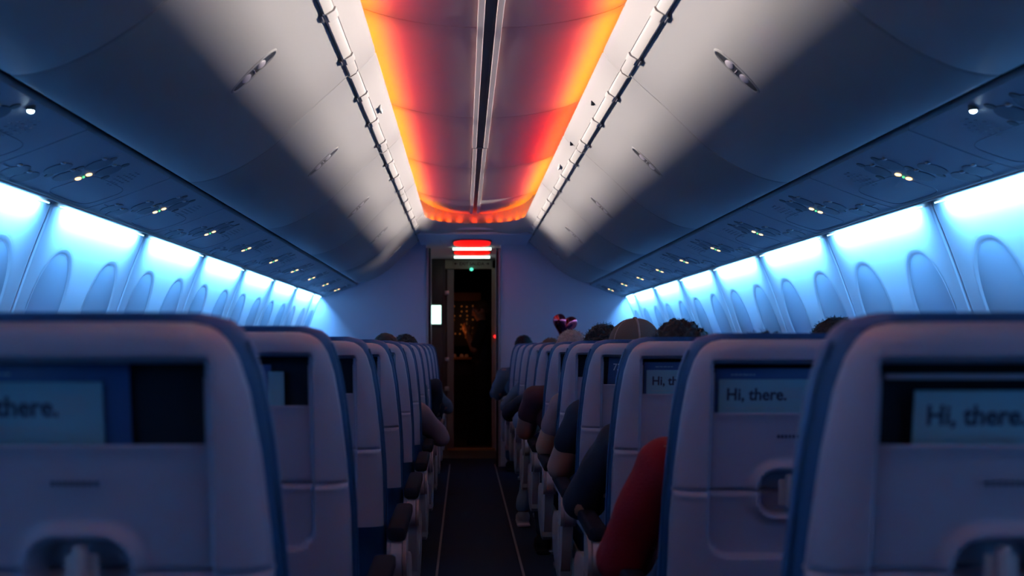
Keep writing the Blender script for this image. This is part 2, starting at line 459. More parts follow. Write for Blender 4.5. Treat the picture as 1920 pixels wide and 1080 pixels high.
# ------------------------------------------------------------------ ceiling: dome panels, light trims, rail
dome = [(.045,1.138),(.12,1.141),(.2,1.149),(.28,1.161),(.36,1.178),(.43,1.199),(.48,1.222),(.51,1.25)]
def dome_mesh(s, L):
    bm = bmesh.new(); pc = catmull([(x, z, 0) for x, z in dome], 4); secs = []
    for y, up in ((-L/2+.0015,.007),(-L/2+.005,.0015),(-L/2+.010,0),(L/2-.010,0),(L/2-.005,.0015),(L/2-.0015,.007)):
        secs.append([(s*p.x, y, p.y+up+EYE) for p in pc]+[(s*p.x, y, p.y+.03+EYE) for p in reversed(pc)])
    loft(bm, secs); return bm
for s in (-1, 1):
    me = None
    for k in range(7):
        y0, y1 = JOINTS[k], JOINTS[k+1]
        if me is None: o = finish('ceiling', dome_mesh(s, 1.5), M['dome']); me = o.data
        else: o = bpy.data.objects.new('ceiling', me); COL.objects.link(o)
        o.location = (0, (y0+y1)/2, 0); tag(o, 'curved grey ceiling panel lit amber and red from its outer edge', kind='structure')
# centre rail
for i, (y0, y1) in enumerate(((NF, 6.03), (6.036, 9.0))):
    w = .044 if i == 0 else .040
    r = bpy.data.objects.new('trim_%d' % (3+i), None); COL.objects.link(r); tag(r, 'centre ceiling rail with dark channel between two pale edges', kind='structure')
    bm = bmesh.new()
    for s in (-1, 1): box(bm, (s*(w-.012), (y0+y1)/2, EYE+1.130), (.024, y1-y0, .022), .003)
    finish('trim_%d_edge' % (3+i), bm, M['rail'], r, smooth=False)['kind'] = 'structure'
    bm = bmesh.new(); box(bm, (0, (y0+y1)/2, EYE+1.135), (.044, y1-y0, .014), .002); box(bm, (0.012, (y0+y1)/2, EYE+1.127), (.004, y1-y0, .004))
    if i == 0: box(bm, (0, y1-.01, EYE+1.122), (.086, .012, .008), .002)
    finish('trim_%d_channel' % (3+i), bm, M['railc'], r, smooth=False)['kind'] = 'structure'
# lip that hides the lamps: straight runs, then a rounded far end
lipo = [(.0,-.082),(.0855,.0)]           # (outward offset, dz) outer bottom .. inner top
def lip_prof():                          # offset outward from inner edge, z
    return [(.000,1.052),(.004,1.044),(.022,1.022),(.046,.998),(.060,.985),(.064,.988),(.066,1.0),(.052,1.02),(.030,1.035),(.008,1.056)]
def lip_path(y0, y1, n, s):              # points with outward normals
    return [((s*.405, y0+(y1-y0)*i/n), (s, 0)) for i in range(n+1)]
def sweep(bm, path, pr):
    loft(bm, [[(p[0]+nn[0]*o, p[1]+nn[1]*o, z+EYE) for o, z in pr] for p, nn in path])
tn = 5
for s in (-1, 1):
    for k in range(7):
        y0, y1 = JOINTS[k]+.002, min(JOINTS[k+1]-.002, 8.45)
        if y1 <= y0+.1: continue
        bm = bmesh.new(); path = [((s*(.405+e), y), (s, 0)) for y, e in ((y0,.006),(y0+.006,.0015),(y0+.014,0),(y1-.05,0),(y1-.006,.0015),(y1,.006))]
        sweep(bm, path, lip_prof()); tag(finish('trim_%d' % tn, bm, M['lip']), 'pale curved light trim along the ceiling edge', kind='structure'); tn += 1
        # narrow notched hinge rail above the bin
        bm = bmesh.new(); rp = [(.062,.985),(.066,.976),(.088,.962),(.0945,.963),(.0955,.978),(.080,1.0),(.066,1.0)]
        sweep(bm, [((s*(.405+e), y), (s, 0)) for y, e in ((JOINTS[k]+.004,.004),(JOINTS[k]+.02,0),(JOINTS[k+1]-.03 if k < 6 else 9.6,0),(JOINTS[k+1]-.012 if k < 6 else 9.65,.003))], rp)
        for q in (.2, .52, .84):
            yy = JOINTS[k]+1.5*q
            sweep(bm, [((s*(.400), yy+d), (s, 0)) for d in (0, .01, .06, .07)], [(a-.001, b-.002) for a, b in rp])
            box(bm, (s*.4975, yy+.03, EYE+.962), (.006, .06, .006), .001)
        tag(finish('trim_%d' % tn, bm, M['lip']), 'narrow notched hinge rail above the bins', kind='structure'); tn += 1
        bm = bmesh.new()
        for q in (.2, .52, .84):
            box(bm, (s*.5045, JOINTS[k]+1.5*q+.035, EYE+.957), (.006, .05, .006), .001)
        tag(finish('trim_%d' % tn, bm, M['railc']), 'dark hinge covers in the slot above the bins', kind='structure'); tn += 1
# rounded far end
path = []
ey = 8.45; rad_x = .405; rad_y = .62
for i in range(49):
    a = math.pi*i/48; ca, sa = math.cos(a), math.sin(a); e = 2/2.6
    x = rad_x*math.copysign(abs(ca)**e, ca); y = ey+rad_y*abs(sa)**e
    path.append(Vector((x, y)))
pp = []
for i, p in enumerate(path):
    t = path[min(i+1, 48)]-path[max(i-1, 0)]; nn = Vector((t.y, -t.x)).normalized(); pp.append(((p.x, p.y), (nn.x, nn.y)))
bm = bmesh.new(); sweep(bm, pp, [(0,1.052),(.004,1.044),(.03,1.018),(.06,.992),(.09,.975),(.13,.966),(.15,.966),(.15,.99),(.06,1.02),(.008,1.056)])
tag(finish('trim_%d' % tn, bm, M['lip']), 'rounded pale trim closing the far end of the lit ceiling', kind='structure'); tn += 1
# upright end board behind the far lip, and lamps there
bm = bmesh.new(); loft(bm, [[(p[0]+nn[0]*.06, p[1]+nn[1]*.06, EYE+z) for z in (1.0,1.3)] for p, nn in pp], cap=False, closed=False)
tag(finish('ceiling_end', bm, M['dome']), 'curved board closing the lit ceiling', kind='structure')
for i in range(3, 46, 3):
    (p, nn) = pp[i]; mid = abs(i-24)/21
    lamp('amber_lamp', (p[0]+nn[0]*.048, p[1]+nn[1]*.048, EYE+1.054), (-nn[0]*.12, -nn[1]*.12, 1), .05, .03, (1,.03+.20*mid**1.5,.0), .14+.14*mid, 120)
for s in (-1, 1): lamp('white_lamp', (s*.46, 8.15, EYE+1.072), (-s*.55, 1, -.36), .2, .01, WARM, 1.5, 36)  # added fill lamps that brighten the far lip
for s in (-1, 1):   # closing strips above the trims so the lamp troughs are not open to the bins
    bm = bmesh.new(); box(bm, (s*.5, 4.0, EYE+1.02), (.004, 10.4, .10)); tag(finish('trim_%d' % tn, bm, M['lip'], smooth=False), 'back of the lamp trough', kind='structure'); tn += 1
# small fittings on the trims
for i, (x, y, z) in enumerate(((.452, 4.4, 1.012), (.452, 5.28, 1.012))):
    bm = bmesh.new(); box(bm, (0,0,0), (.034,.05,.012), .002, rot=Matrix.Rotation(math.radians(45), 3, 'Y')); box(bm, (-.01,.0,-.006), (.014,.02,.02), .002)
    tag(finish('clip', bm, M['pocket'], loc=(x, y, EYE+z)), 'small black clip on the starboard ceiling trim, %s one' % ('second from far end,' if i == 0 else 'nearer the bulkhead of the two,') if False else ('small black clip on the starboard ceiling trim, ' + ('the one closer to the camera' if i == 0 else 'the one further along the cabin')), 'clip')
for i, (x, y, z, sd) in enumerate(((-.442, 4.5, 1.010, 'port'), (.442, 5.95, 1.010, 'starboard'))):
    bm = bmesh.new(); tube(bm, [(0,-.05,0),(0,-.045,-.012),(0,.045,-.012),(0,.05,0)], .006, 8)
    tag(finish('trim_latch', bm, M['white'], loc=(x, y, EYE+z)), 'small slim latch on the %s ceiling light trim' % sd, 'latch')

# flat lowered ceiling up to the galley door
bm = bmesh.new(); box(bm, (0, 10.75, EYE+1.02), (3.0, 3.3, .04)); tag(finish('ceiling_front', bm, M['bulk'], smooth=False), 'flat dim ceiling in front of the galley door', kind='structure')
bm = bmesh.new(); box(bm, (0, 10.4, EYE+.97), (1.0, 2.55, .022), .004)
for x in (-.30, .27): box(bm, (x, 10.1, EYE+.957), (.005, 1.0, .004))
tag(finish('ceiling_front_panel', bm, M['bulk'], smooth=False), 'dim ceiling panel with the red lamps', kind='structure')
for i, (y0, y1, yb, lb) in enumerate(((9.50, 10.12, 10.30, 'nearer the cabin'), (10.50, 11.05, 11.25, 'nearer the galley door'))):
    zc = EYE+.952; r = empty('ceiling_lamp', (.09-.005, (y0+y1)/2, zc), 'oval red ceiling lamp in front of the galley, %s' % lb, 'light')
    r.location.x = CX+.075*(y0+y1)/2/10.0
    bm = bmesh.new(); N = 32; hw = .173 if i == 0 else .185; hl = (y1-y0)/2
    def oval(k, z): return [(hw*k*math.copysign(abs(math.cos(a))**.6, math.cos(a)), hl*k*math.copysign(abs(math.sin(a))**.6, math.sin(a)), z) for a in [2*math.pi*j/N for j in range(N)]]
    loft(bm, [oval(1.05,.006), oval(1.05,.0), oval(1.0,-.003)]); finish('bezel', bm, M['dim'], r)
    bm = bmesh.new(); loft(bm, [oval(.99,-.002), oval(.97,-.008), oval(.7,-.012)]); finish('diffuser', bm, M['redlamp'], r)
    t = empty('light_tube', (CX+.075*yb/10.0, yb, EYE+.945), 'short white light tube across the ceiling, %s' % lb, 'light')
    t.location.x = CX+(885-870)*yb/2000
    hwt = (.185 if i == 0 else .188)
    bm = bmesh.new(); tube(bm, [(-hwt,0,0),(hwt,0,0)], .0135, 12); finish('glass_tube', bm, M['whitelamp'], t)
    bm = bmesh.new(); box(bm, (0,.0,.016), (2*hwt,.05,.012), .003); finish('holder', bm, M['dim'], t)

# ------------------------------------------------------------------ bulkheads and galley doorway
XL, XR = CX-.354, CX+.343
for s, xe in ((-1, XL), (1, XR)):
    xo = s*1.78; bm = bmesh.new(); box(bm, ((xe+xo)/2, FARY+.8, 1.12), (abs(xo-xe), 1.6, 2.24), .006)
    tag(finish('wall_front_left' if s < 0 else 'wall_front_right', bm, M['bulk'], smooth=False), 'lavender grey bulkhead panel on the %s side of the doorway' % SIDE[s], kind='structure')
    bm = bmesh.new(); box(bm, (xe-s*.008, FARY-.008, 1.03), (.022, .03, 2.06), .004)
    tag(finish('trim_%d' % tn, bm, M['strip_edge'], smooth=False), 'slim pinkish metal strip along the bulkhead edge', kind='structure'); tn += 1
    bm = bmesh.new(); box(bm, (xe-s*.026, FARY+.02, 1.03), (.03, .03, 2.06), .004)
    tag(finish('trim_%d' % tn, bm, M['dark'], smooth=False), 'dark seal beside the bulkhead edge', kind='structure'); tn += 1
DY = 11.66
def at(px, py, d): return Vector((CX+(px-870)*d/2000, d, EYE+(650-py)*d/2000))
def wbox(bm, px0, py0, px1, py1, d, th, bev=0):
    a, b = at(px0, py0, d), at(px1, py1, d)
    box(bm, ((a.x+b.x)/2, d+th/2, (a.z+b.z)/2), (abs(b.x-a.x), th, abs(a.z-b.z)), bev)
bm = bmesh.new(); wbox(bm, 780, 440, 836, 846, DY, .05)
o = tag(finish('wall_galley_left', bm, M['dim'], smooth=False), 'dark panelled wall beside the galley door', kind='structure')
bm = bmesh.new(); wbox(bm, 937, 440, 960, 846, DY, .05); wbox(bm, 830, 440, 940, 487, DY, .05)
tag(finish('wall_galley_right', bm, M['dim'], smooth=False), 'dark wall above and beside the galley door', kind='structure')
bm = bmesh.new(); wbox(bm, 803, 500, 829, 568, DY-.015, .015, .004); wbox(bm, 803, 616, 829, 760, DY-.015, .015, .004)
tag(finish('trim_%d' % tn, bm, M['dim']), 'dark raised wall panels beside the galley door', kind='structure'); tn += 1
# galley screen
p = at(815.5, 590, DY-.03); r = empty('wall_screen', p, 'glowing pale green screen on the dark wall left of the galley door'.replace('left of', 'beside'), 'screen')
bm = bmesh.new(); box(bm, (0,.012,.0), (.165,.02,.24), .008)
box(bm, (0,.0,.118), (.16,.012,.012), .003); finish('bezel', bm, M['dim'], r)
bm = bmesh.new(); box(bm, (0,-.001,0), (.135,.008,.205), .004); finish('display', bm, M['screen'], r)
# door frame with sign
r = bpy.data.objects.new('door_1', None); COL.objects.link(r); r.location = (0, 0, 0); tag(r, 'open galley doorway with pale metal frame and dark interior', kind='structure')
bm = bmesh.new(); wbox(bm, 838, 505, 851, 843, DY-.02, .07, .006); finish('door_1_post', bm, M['post'], r, smooth=False)['kind'] = 'structure'
bm = bmesh.new(); wbox(bm, 922, 487, 937, 843, DY-.02, .07, .006); finish('door_1_post', bm, M['frame'], r, smooth=False)['kind'] = 'structure'
bm = bmesh.new(); wbox(bm, 834, 487, 937, 504, DY-.02, .07, .005); finish('door_1_header', bm, M['frame'], r, smooth=False)['kind'] = 'structure'
bm = bmesh.new(); wbox(bm, 838, 841, 937, 846, DY-.04, .12, .004); finish('door_1_threshold', bm, M['brass'], r, smooth=False)['kind'] = 'structure'
bm = bmesh.new()
for z in (505+40, 505+165, 505+220): wbox(bm, 834, z, 842, z+8, DY-.04, .03, .004)
finish('door_1_hinge', bm, M['metal'], r)['kind'] = 'structure'
p = at(884.5, 494.5, DY-.035); sg = empty('exit_sign', p, 'unlit EXIT SALIDA sign with arrows above the galley door', 'sign')
bm = bmesh.new(); box(bm, (0,.006,0), (.41,.012,.072), .003); finish('plate', bm, M['frame'], sg)
text_mesh('lettering', 'EXIT SALIDA', .046, M['maroon'], sg, (0,-.002,-.016), (math.pi/2,0,0), .0009, 1.05, 'CENTER')
bm = bmesh.new()
for s in (-1, 1):
    x = s*.18; vs = [bm.verts.new(q) for q in ((x+s*.014,-.002,0),(x-s*.006,-.002,.016),(x-s*.006,-.002,-.016))]; bm.faces.new(vs); box(bm, (x-s*.014,-.002,0), (.018,.001,.008))
finish('arrow', bm, M['maroon'], sg, smooth=False)
bm = bmesh.new(); p = at(884, 505, DY-.06); ball(bm, (0,0,0), (.020,.02,.018), 12); tag(finish('indicator_light', bm, M['green'], loc=p), 'small green indicator light under the EXIT sign', 'indicator light')
bm = bmesh.new(); p = at(928.5, 631, DY-.04); ball(bm, (0,0,0), (.017,.012,.017), 12); tag(finish('indicator_light', bm, M['redled'], loc=p), 'small red indicator light on the galley door frame', 'indicator light')
# cockpit room beyond
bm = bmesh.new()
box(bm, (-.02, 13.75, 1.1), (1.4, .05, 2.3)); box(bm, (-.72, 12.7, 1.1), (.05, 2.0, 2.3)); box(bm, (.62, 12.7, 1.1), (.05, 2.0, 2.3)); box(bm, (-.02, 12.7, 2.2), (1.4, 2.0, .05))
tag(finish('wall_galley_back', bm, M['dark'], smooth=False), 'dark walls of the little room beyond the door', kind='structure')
bm = bmesh.new(); wbox(bm, 846, 548, 902, 564, 13.1, .05, .01); tag(finish('trim_%d' % tn, bm, M['brass']), 'dim amber lit band above the instrument panel', kind='structure'); tn += 1
p = at(873, 605, 13.1); ip = empty('instrument_panel', p, 'dark instrument panel with dim orange knobs seen through the galley door', 'instrument panel')
bm = bmesh.new(); box(bm, (0,.05,0), (.42,.06,.58), .01); finish('panel', bm, M['dim'], ip)
for i in range(4):
    for j in range(8):
        if random.random() < .3: continue
        x = -.135+i*.075+random.uniform(-.012,.012); z = .20-j*.055+random.uniform(-.008,.008)
        bm = bmesh.new(); tube(bm, [(x,.02,z),(x,-.005,z)], [.012,.009], 8); finish('knob', bm, M['knob'], ip)
p = at(864, 672, 12.6); sh = empty('shelf', p, 'dark narrow shelf below the instrument panel beyond the door', 'shelf')
bm = bmesh.new(); box(bm, (0,.1,0), (.26,.22,.03), .006); finish('board', bm, M['brass'], sh)
bm = bmesh.new(); box(bm, (0,.18,-.1), (.24,.02,.2), .004); finish('back_panel', bm, M['dim'], sh)
for i, px in enumerate((852, 865.5, 875)):
    q = at(px, 668, 12.62); bm = bmesh.new(); tube(bm, [(0,0,-.02),(0,0,.0),(0,0,.018),(0,0,.026)], [.022,.026,.022,.008], 12)
    tag(finish('cup', bm, M['white'], loc=(q.x, q.y, q.z+.003)), 'small white cup on the dark shelf, %s in the row of three' % ORD[i], 'cup', 'white cups on the shelf')  # added shapes standing for three reflected white lights
lg = bpy.data.lights.new('cockpit_lamp', 'POINT'); lg.color = (1,.22,.04); lg.energy = .45; lg.shadow_soft_size = .05
lo = bpy.data.objects.new('cockpit_lamp', lg); COL.objects.link(lo); lo.location = (CX-.10, 12.30, EYE+.20)

# ------------------------------------------------------------------ seats
TOPZ = 1.158
WT = [(0,.128),(.004,.148),(.010,.160),(.020,.172),(.04,.184),(.08,.196),(.15,.207),(.25,.217),(.35,.223),(.5,.225)]
def hw(h): return interp(WT, h)
LEAN = math.tan(math.radians(8))
def lean(z): return (TOPZ-z)*LEAN
OPX = .148; OPT = 1.158-.047; OPB = 1.158-.140      # pocket opening
SEAMZ = EYE-.2625; LZ = SEAMZ-.004
def rr(x, z, cx, cz, hx, hz, r):
    qx, qz = abs(x-cx)-hx+r, abs(z-cz)-hz+r
    return math.hypot(max(qx,0), max(qz,0))+min(max(qx,qz),0)-r
def shell_y(x, z, h, w):
    u = min(abs(x)/w, 1)
    y = -.034*(1-u**7)**.8
    e = min(h/.028, 1); y += .026*(1-math.sqrt(max(0, 1-(1-e)**2)))
    d = rr(x, z, 0, (1.30+.745)/2, OPX+.003, (1.30-.745)/2, .035)     # recessed middle, U shaped
    top = sstep(1.158-.040, 1.158-.047, z)
    y += .023*(1-sstep(-.001, .010, d))*top
    g = z-SEAMZ
    y += .009*math.exp(-(g/.0035)**2)
    y -= .003*math.exp(-((g+.011)/.006)**2)
    dl = rr(x, z, 0, LZ, .064, .050, .040)
    y -= .014*math.exp(-((dl)/.009)**2) if True else 0
    y += .026*(1-sstep(-.014, -.006, dl))
    y -= .004*math.exp(-((z-(OPB-.004))/.006)**2)*(1-sstep(OPX-.01, OPX, abs(x)))
    return y+lean(z)
def build_seat(inner):
    """inner = -1 / +1: on which local side the armrest and end panel sit"""
    root = empty('airplane_seat', (0,0,0), 'x', 'airplane seat', 'airplane seats')
    PIV = Vector((0, lean(.5)+.03, .5))
    bm = bmesh.new()
    hs = [0,.0015,.004,.007,.011,.016,.022,.030,.038] + [.043,.047] + [.047+.093*i/12 for i in range(1,13)]
    hs += [.143,.148,.155]
    z = TOPZ-.155
    while z > .664:
        step = .0035 if abs(z-SEAMZ) < .075 or abs(z-.75) < .02 else .009
        z -= step; hs.append(TOPZ-z)
    xs0 = sorted(set([round(v, 5) for v in [i*.0065 for i in range(0, 22)]+[.1445,.1465,.148,.150,.152,.155,.158,.161,.164,.167]]))
    rows = []
    for h in hs:
        w = hw(h); half = []
        cols = []
        for x in xs0: cols.append(x if w > .19 else x*min(1, (w-.012)/.178) if w < .19 else x)
        x_last = cols[-1]
        for q in (.15,.3,.45,.6,.72,.82,.9,.95,.985,1.0): cols.append(x_last+(w-x_last)*q)
        full = [-c for c in reversed(cols[1:])]+cols
        z = TOPZ-h
        if h >= .5-.02: z = TOPZ-h
        r = []
        for x in full:
            y = shell_y(x, z, h, w)
            r.append(bm.verts.new(Vector((x, y, z))-PIV))
        rows.append(r)
    n = len(rows[0])
    for a, b, h0, h1 in zip(rows, rows[1:], hs, hs[1:]):
        for i in range(n-1):
            hm = (h0+h1)/2; xm = (a[i].co.x+a[i+1].co.x)/2
            if .047 < hm < .140 and abs(xm) < OPX: continue
            bm.faces.new((a[i], a[i+1], b[i+1], b[i]))
    # return rim so that the shell has thickness
    bot = rows[-1]
    lo = [bm.verts.new(v.co+Vector((0,.03,-.004))) for v in bot]
    for i in range(n-1): bm.faces.new((bot[i], bot[i+1], lo[i+1], lo[i]))
    for side in (0, -1):
        col = [r[side] for r in rows]; inn = [bm.verts.new(v.co+Vector((0 if side == 0 else 0,.016,0))) for v in col]
        for i in range(len(col)-1): bm.faces.new((col[i], col[i+1], inn[i+1], inn[i]))
    t = rows[0]; ti = [bm.verts.new(v.co+Vector((0,.016,0))) for v in t]
    for i in range(n-1): bm.faces.new((t[i], t[i+1], ti[i+1], ti[i]))
    back = finish('backrest', bm, M['shell'], root, loc=PIV)
    def sub(name, bm, m, label=None):
        for v in bm.verts: v.co -= PIV
        o = finish(name, bm, m, back)
        if label: o['label'] = label
        return o
    # pocket lining (open box behind the opening)
    bm = bmesh.new(); yb = lean(1.06)
    z0, z1, x1 = OPB-.03, OPT+.004, OPX+.004
    pts = lambda y: [Vector((-x1, y+lean(z0)-yb, z0)), Vector((x1, y+lean(z0)-yb, z0)), Vector((x1, y+lean(z1)-yb, z1)), Vector((-x1, y+lean(z1)-yb, z1))]
    fr = [bm.verts.new(p) for p in pts(yb-.006)]; bk = [bm.verts.new(p) for p in pts(yb+.022)]
    for i in range(4): j = (i+1) % 4; bm.faces.new((fr[i], fr[j], bk[j], bk[i]))
    bm.faces.new(bk); sub('pocket', bm, M['pocket'])
    # tray latch
    bm = bmesh.new(); yl = lean(LZ)-.012
    box(bm, (0, yl-.008, LZ+.004), (.017, .016, .066), .006); box(bm, (0, yl-.001, LZ), (.04,.006,.05), .003)
    sub('tray_latch', bm, M['latch'])
    # faint maker plate
    bm = bmesh.new(); zz = OPB-.045
    for i in range(8): box(bm, (-.026+i*.0072, lean(zz)-.0185, zz), (.0045,.0012,.006))
    sub('embossed_mark', bm, M['ink'])
    # back cushion
    bm = bmesh.new(); secs = []; N = 28
    for h, k in ((-.012,.55),(-.010,.80),(-.004,.95),(.006,1.0),(.03,1),(.06,1),(.1,1),(.16,1),(.24,1),(.32,1),(.4,1),(.5,1),(.6,1),(.66,.97),(.68,.85)):
        w = (hw(max(h+.014, 0))+.006)*(1 if h > .01 else 1)*(.93 if k < .9 else 1); z = TOPZ-h
        dep = .042*k*(1+.25*math.exp(-((h-.1)/.09)**2)+.35*math.exp(-((h-.5)/.15)**2)); yc = lean(z)+.028+dep
        sec = []
        for i in range(N):
            a = 2*math.pi*i/N; ca, sa = math.cos(a), math.sin(a)
            sec.append(Vector((w*math.copysign(abs(ca)**.55, ca), yc+dep*math.copysign(abs(sa)**.7, sa), z)))
        secs.append(sec)
    loft(bm, secs)
    for sx in (-1, 1):   # piping seam along the sides
        tube(bm, [Vector((sx*(hw(h+.014)+.0065), lean(TOPZ-h)+.055, TOPZ-h)) for h in [.02+.04*i for i in range(15)]], .0025, 6)
    sub('back_cushion', bm, M['navy'])
    # lower back + seat cushion
    bm = bmesh.new(); box(bm, (0, .175, .555), (.40, .035, .20), .012); finish('lower_back', bm, M['pocket'], root)
    bm = bmesh.new(); box(bm, (0, .40, .44), (.43, .46, .11), .03, 4); finish('seat_cushion', bm, M['navy'], root)
    bm = bmesh.new(); box(bm, (0, .38, .365), (.42, .42, .04), .008)
    tube(bm, [(-.22,.26,.33),(.22,.26,.33)], .022, 10); tube(bm, [(-.22,.50,.33),(.22,.50,.33)], .022, 10)
    finish('seat_frame', bm, M['metal'], root)
    for y0, y1 in ((.26,.20),(.50,.56)):
        bm = bmesh.new(); tube(bm, [(inner*.14,y0,.33),(inner*.14,y1,.02)], [.020,.014], 8); box(bm, (inner*.14,y1,.012), (.05,.07,.022), .004); finish('leg', bm, M['metal'], root)
    # armrest: dark pad, pale rounded end cap with ribs
    xa = inner*.262
    bm = bmesh.new(); secs = []
    for y, wz, dz, ztop in ((.045,.6,.010,.632),(.05,.9,.018,.640),(.07,1,.022,.645),(.30,1,.020,.650),(.44,1,.018,.650),(.465,.9,.012,.645),(.475,.6,.006,.640)):
        secs.append([(xa+.026*wz*math.copysign(abs(math.cos(a))**.5, math.cos(a)), y, ztop-dz+dz*math.copysign(abs(math.sin(a))**.5, math.sin(a))) for a in [2*math.pi*i/20 for i in range(20)]])
    loft(bm, secs); pad = finish('armrest', bm, M['pad'], root)
    bm = bmesh.new()
    for dx, wd, yo in ((-.0215,.010,.012),(0,.029,.0),(.0215,.010,.012)):
        secs = []
        for i in range(13):
            a = -math.pi/2+math.pi*i/12
            secs.append((-.045*math.cos(a), .055*math.sin(a)))
        prof2 = [(yo+.085+y, .555+z) for y, z in secs]+[(.16,.61),(.16,.50)]
        loft(bm, [[(xa+dx+q*wd/2, y, z) for y, z in prof2] for q in (-1,-.6,.6,1)])
    box(bm, (xa, .29, .60), (.036, .30, .022), .004)
    finish('armrest_end', bm, M['cap'], pad)
    # end panel beneath the armrest
    bm = bmesh.new(); out = [(.10,.50),(.20,.52),(.45,.50),(.50,.42),(.46,.34),(.30,.28),(.20,.30),(.13,.40)]
    outc = catmull([(a, b, 0) for a, b in out+[out[0]]], 4)[:-1]
    loft(bm, [[(xa+q, .30+(p.x-.30)*k, .40+(p.y-.40)*k) for p in outc] for q, k in ((-.021,.94),(-.017,1),(.017,1),(.021,.94))])
    finish('end_panel', bm, M['cap'], root)
    bm = bmesh.new(); box(bm, (xa+inner*-.0, .20, .40), (.052, .05, .20), .012); finish('recline_housing', bm, M['cap'], root)
    return root
ROWS = [1.25+.81*k for k in range(11)]
protos = {-1: build_seat(1), 1: build_seat(-1)}
used = set()
cols = (('aisle', .535), ('middle', .99), ('window', 1.44))
for s in (-1, 1):
    for k, y in enumerate(ROWS):
        for cn, cx in cols:
            if s in used: r = copy_tree(protos[s])
            else: r = protos[s]; used.add(s)
            r.location = (s*cx, y-.036, 0)
            r['label'] = 'grey-backed navy %s seat on the %s side, %s row from the front bulkhead' % (cn, SIDE[s], ORD[10-k])
            r['group'] = '%s seats on the %s side' % (cn, SIDE[s])
            a = random.uniform(-1.1, 1.1) if k > 1 else 0
            for ch in r.children:
                if ch.name.startswith('backrest'):
                    ch.rotation_euler.x = math.radians(a)
                    if not (k == 0 or (k == 1 and s < 0)): ch.location.z -= .014
# ------------------------------------------------------------------ literature in the seat pockets
def in_pocket(s, k, dx, ztop, w, h, m, name, label, cat, tilt=0, dy=0):
    """sheet standing in the pocket, top edge at world z ztop"""
    yb = ROWS[k]-.036+lean(ztop-h/2)+.008+dy
    r = empty(name, (s*.535+dx, yb, ztop-h/2), label, cat, 'leaflets in the seat pockets')
    r.rotation_euler = (math.radians(8)*1, math.radians(tilt), 0)
    bm = bmesh.new(); box(bm, (0,0,0), (w,.0022,h), .0008); finish('cover', bm, m, r)
    return r
FR = (math.pi/2,0,0)
def fine_print(r, x0, x1, z, n, m):
    bm = bmesh.new(); x = x0
    while x < x1:
        l = random.uniform(.004,.011); box(bm, (x+l/2,-.0016,z), (l,.0005,.0022)); x += l+.002
    finish('small_print', bm, m, r)
def hi_card(s, k, dx, ztop, label, booklet=True, w=.182, tilt=0, size=.033, slug=False):
    h = .14
    if booklet:
        b = in_pocket(s, k, dx+.012, ztop+.021, w+.036, h+.02, M['book'], 'booklet', label.replace('pale blue card reading Hi, there.', 'dark blue booklet behind the pale card'), 'booklet', tilt, .006)
        fine_print(b, -w/2+.012, -.035, (h+.02)/2-.012, 1, M['inkg'])
    c = in_pocket(s, k, dx, ztop, w, h, M['card'], 'leaflet', label, 'leaflet', tilt)
    text_mesh('lettering', 'Hi, there.', size, M['ink'], c, (-w/2+.014, -.0018, h/2-.040), FR, .0008, .92)
    fine_print(c, -w/2+.014, -w/2+.014+size*3.4, h/2-.056, 1, M['inkg'])
    bm = bmesh.new()
    for i in range(4): box(bm, (w/2-.040, -.0015, h/2-.018-i*.0055), (.036,.0005,.0022))
    finish('text_block', bm, M['inkg'], c)
    return c
hi_card(1, 0, -.013, EYE-.050, 'pale blue card reading Hi, there. in the closest starboard seat pocket', booklet=False)
hi_card(1, 1, -.045, EYE-.062, 'pale blue card reading Hi, there. in the second starboard pocket from the camera')
hi_card(1, 2, -.045, EYE-.062, 'pale blue card reading Hi, there. in the third starboard pocket from the camera')
hi_card(-1, 0, -.064, EYE-.040, 'pale blue card reading Hi, there. in the closest port seat pocket')
c = in_pocket(1, 3, -.03, EYE-.022, .20, .15, M['book'], 'safety_card', 'dark blue safety card with 73 on it in the fourth starboard pocket', 'safety card', 3)
text_mesh('lettering', '737', .034, M['inkw'], c, (-.085,-.0018,.012), FR, .0002, .85); fine_print(c, -.09, -.02, .058, 1, M['inkw'])
c = in_pocket(-1, 1, -.01, EYE-.034, .17, .15, M['book'], 'booklet', 'dark blue booklet in the second port seat pocket from the camera', 'booklet', 0, .004)
fine_print(c, .02, .07, .06, 1, M['inkw'])
c = in_pocket(-1, 1, .085, EYE-.047, .03, .14, M['card'], 'leaflet', 'narrow pale leaflet beside the booklet in the second port pocket', 'leaflet')
bm = bmesh.new()
r = empty('pocket_strap', (.535, ROWS[0]-.036+lean(EYE-.03)-.006, EYE-.034), 'thin grey strap across the closest starboard seat pocket', 'strap')
bm = bmesh.new(); box(bm, (0,0,0), (.29,.004,.006), .002); finish('band', bm, M['shell'], r)

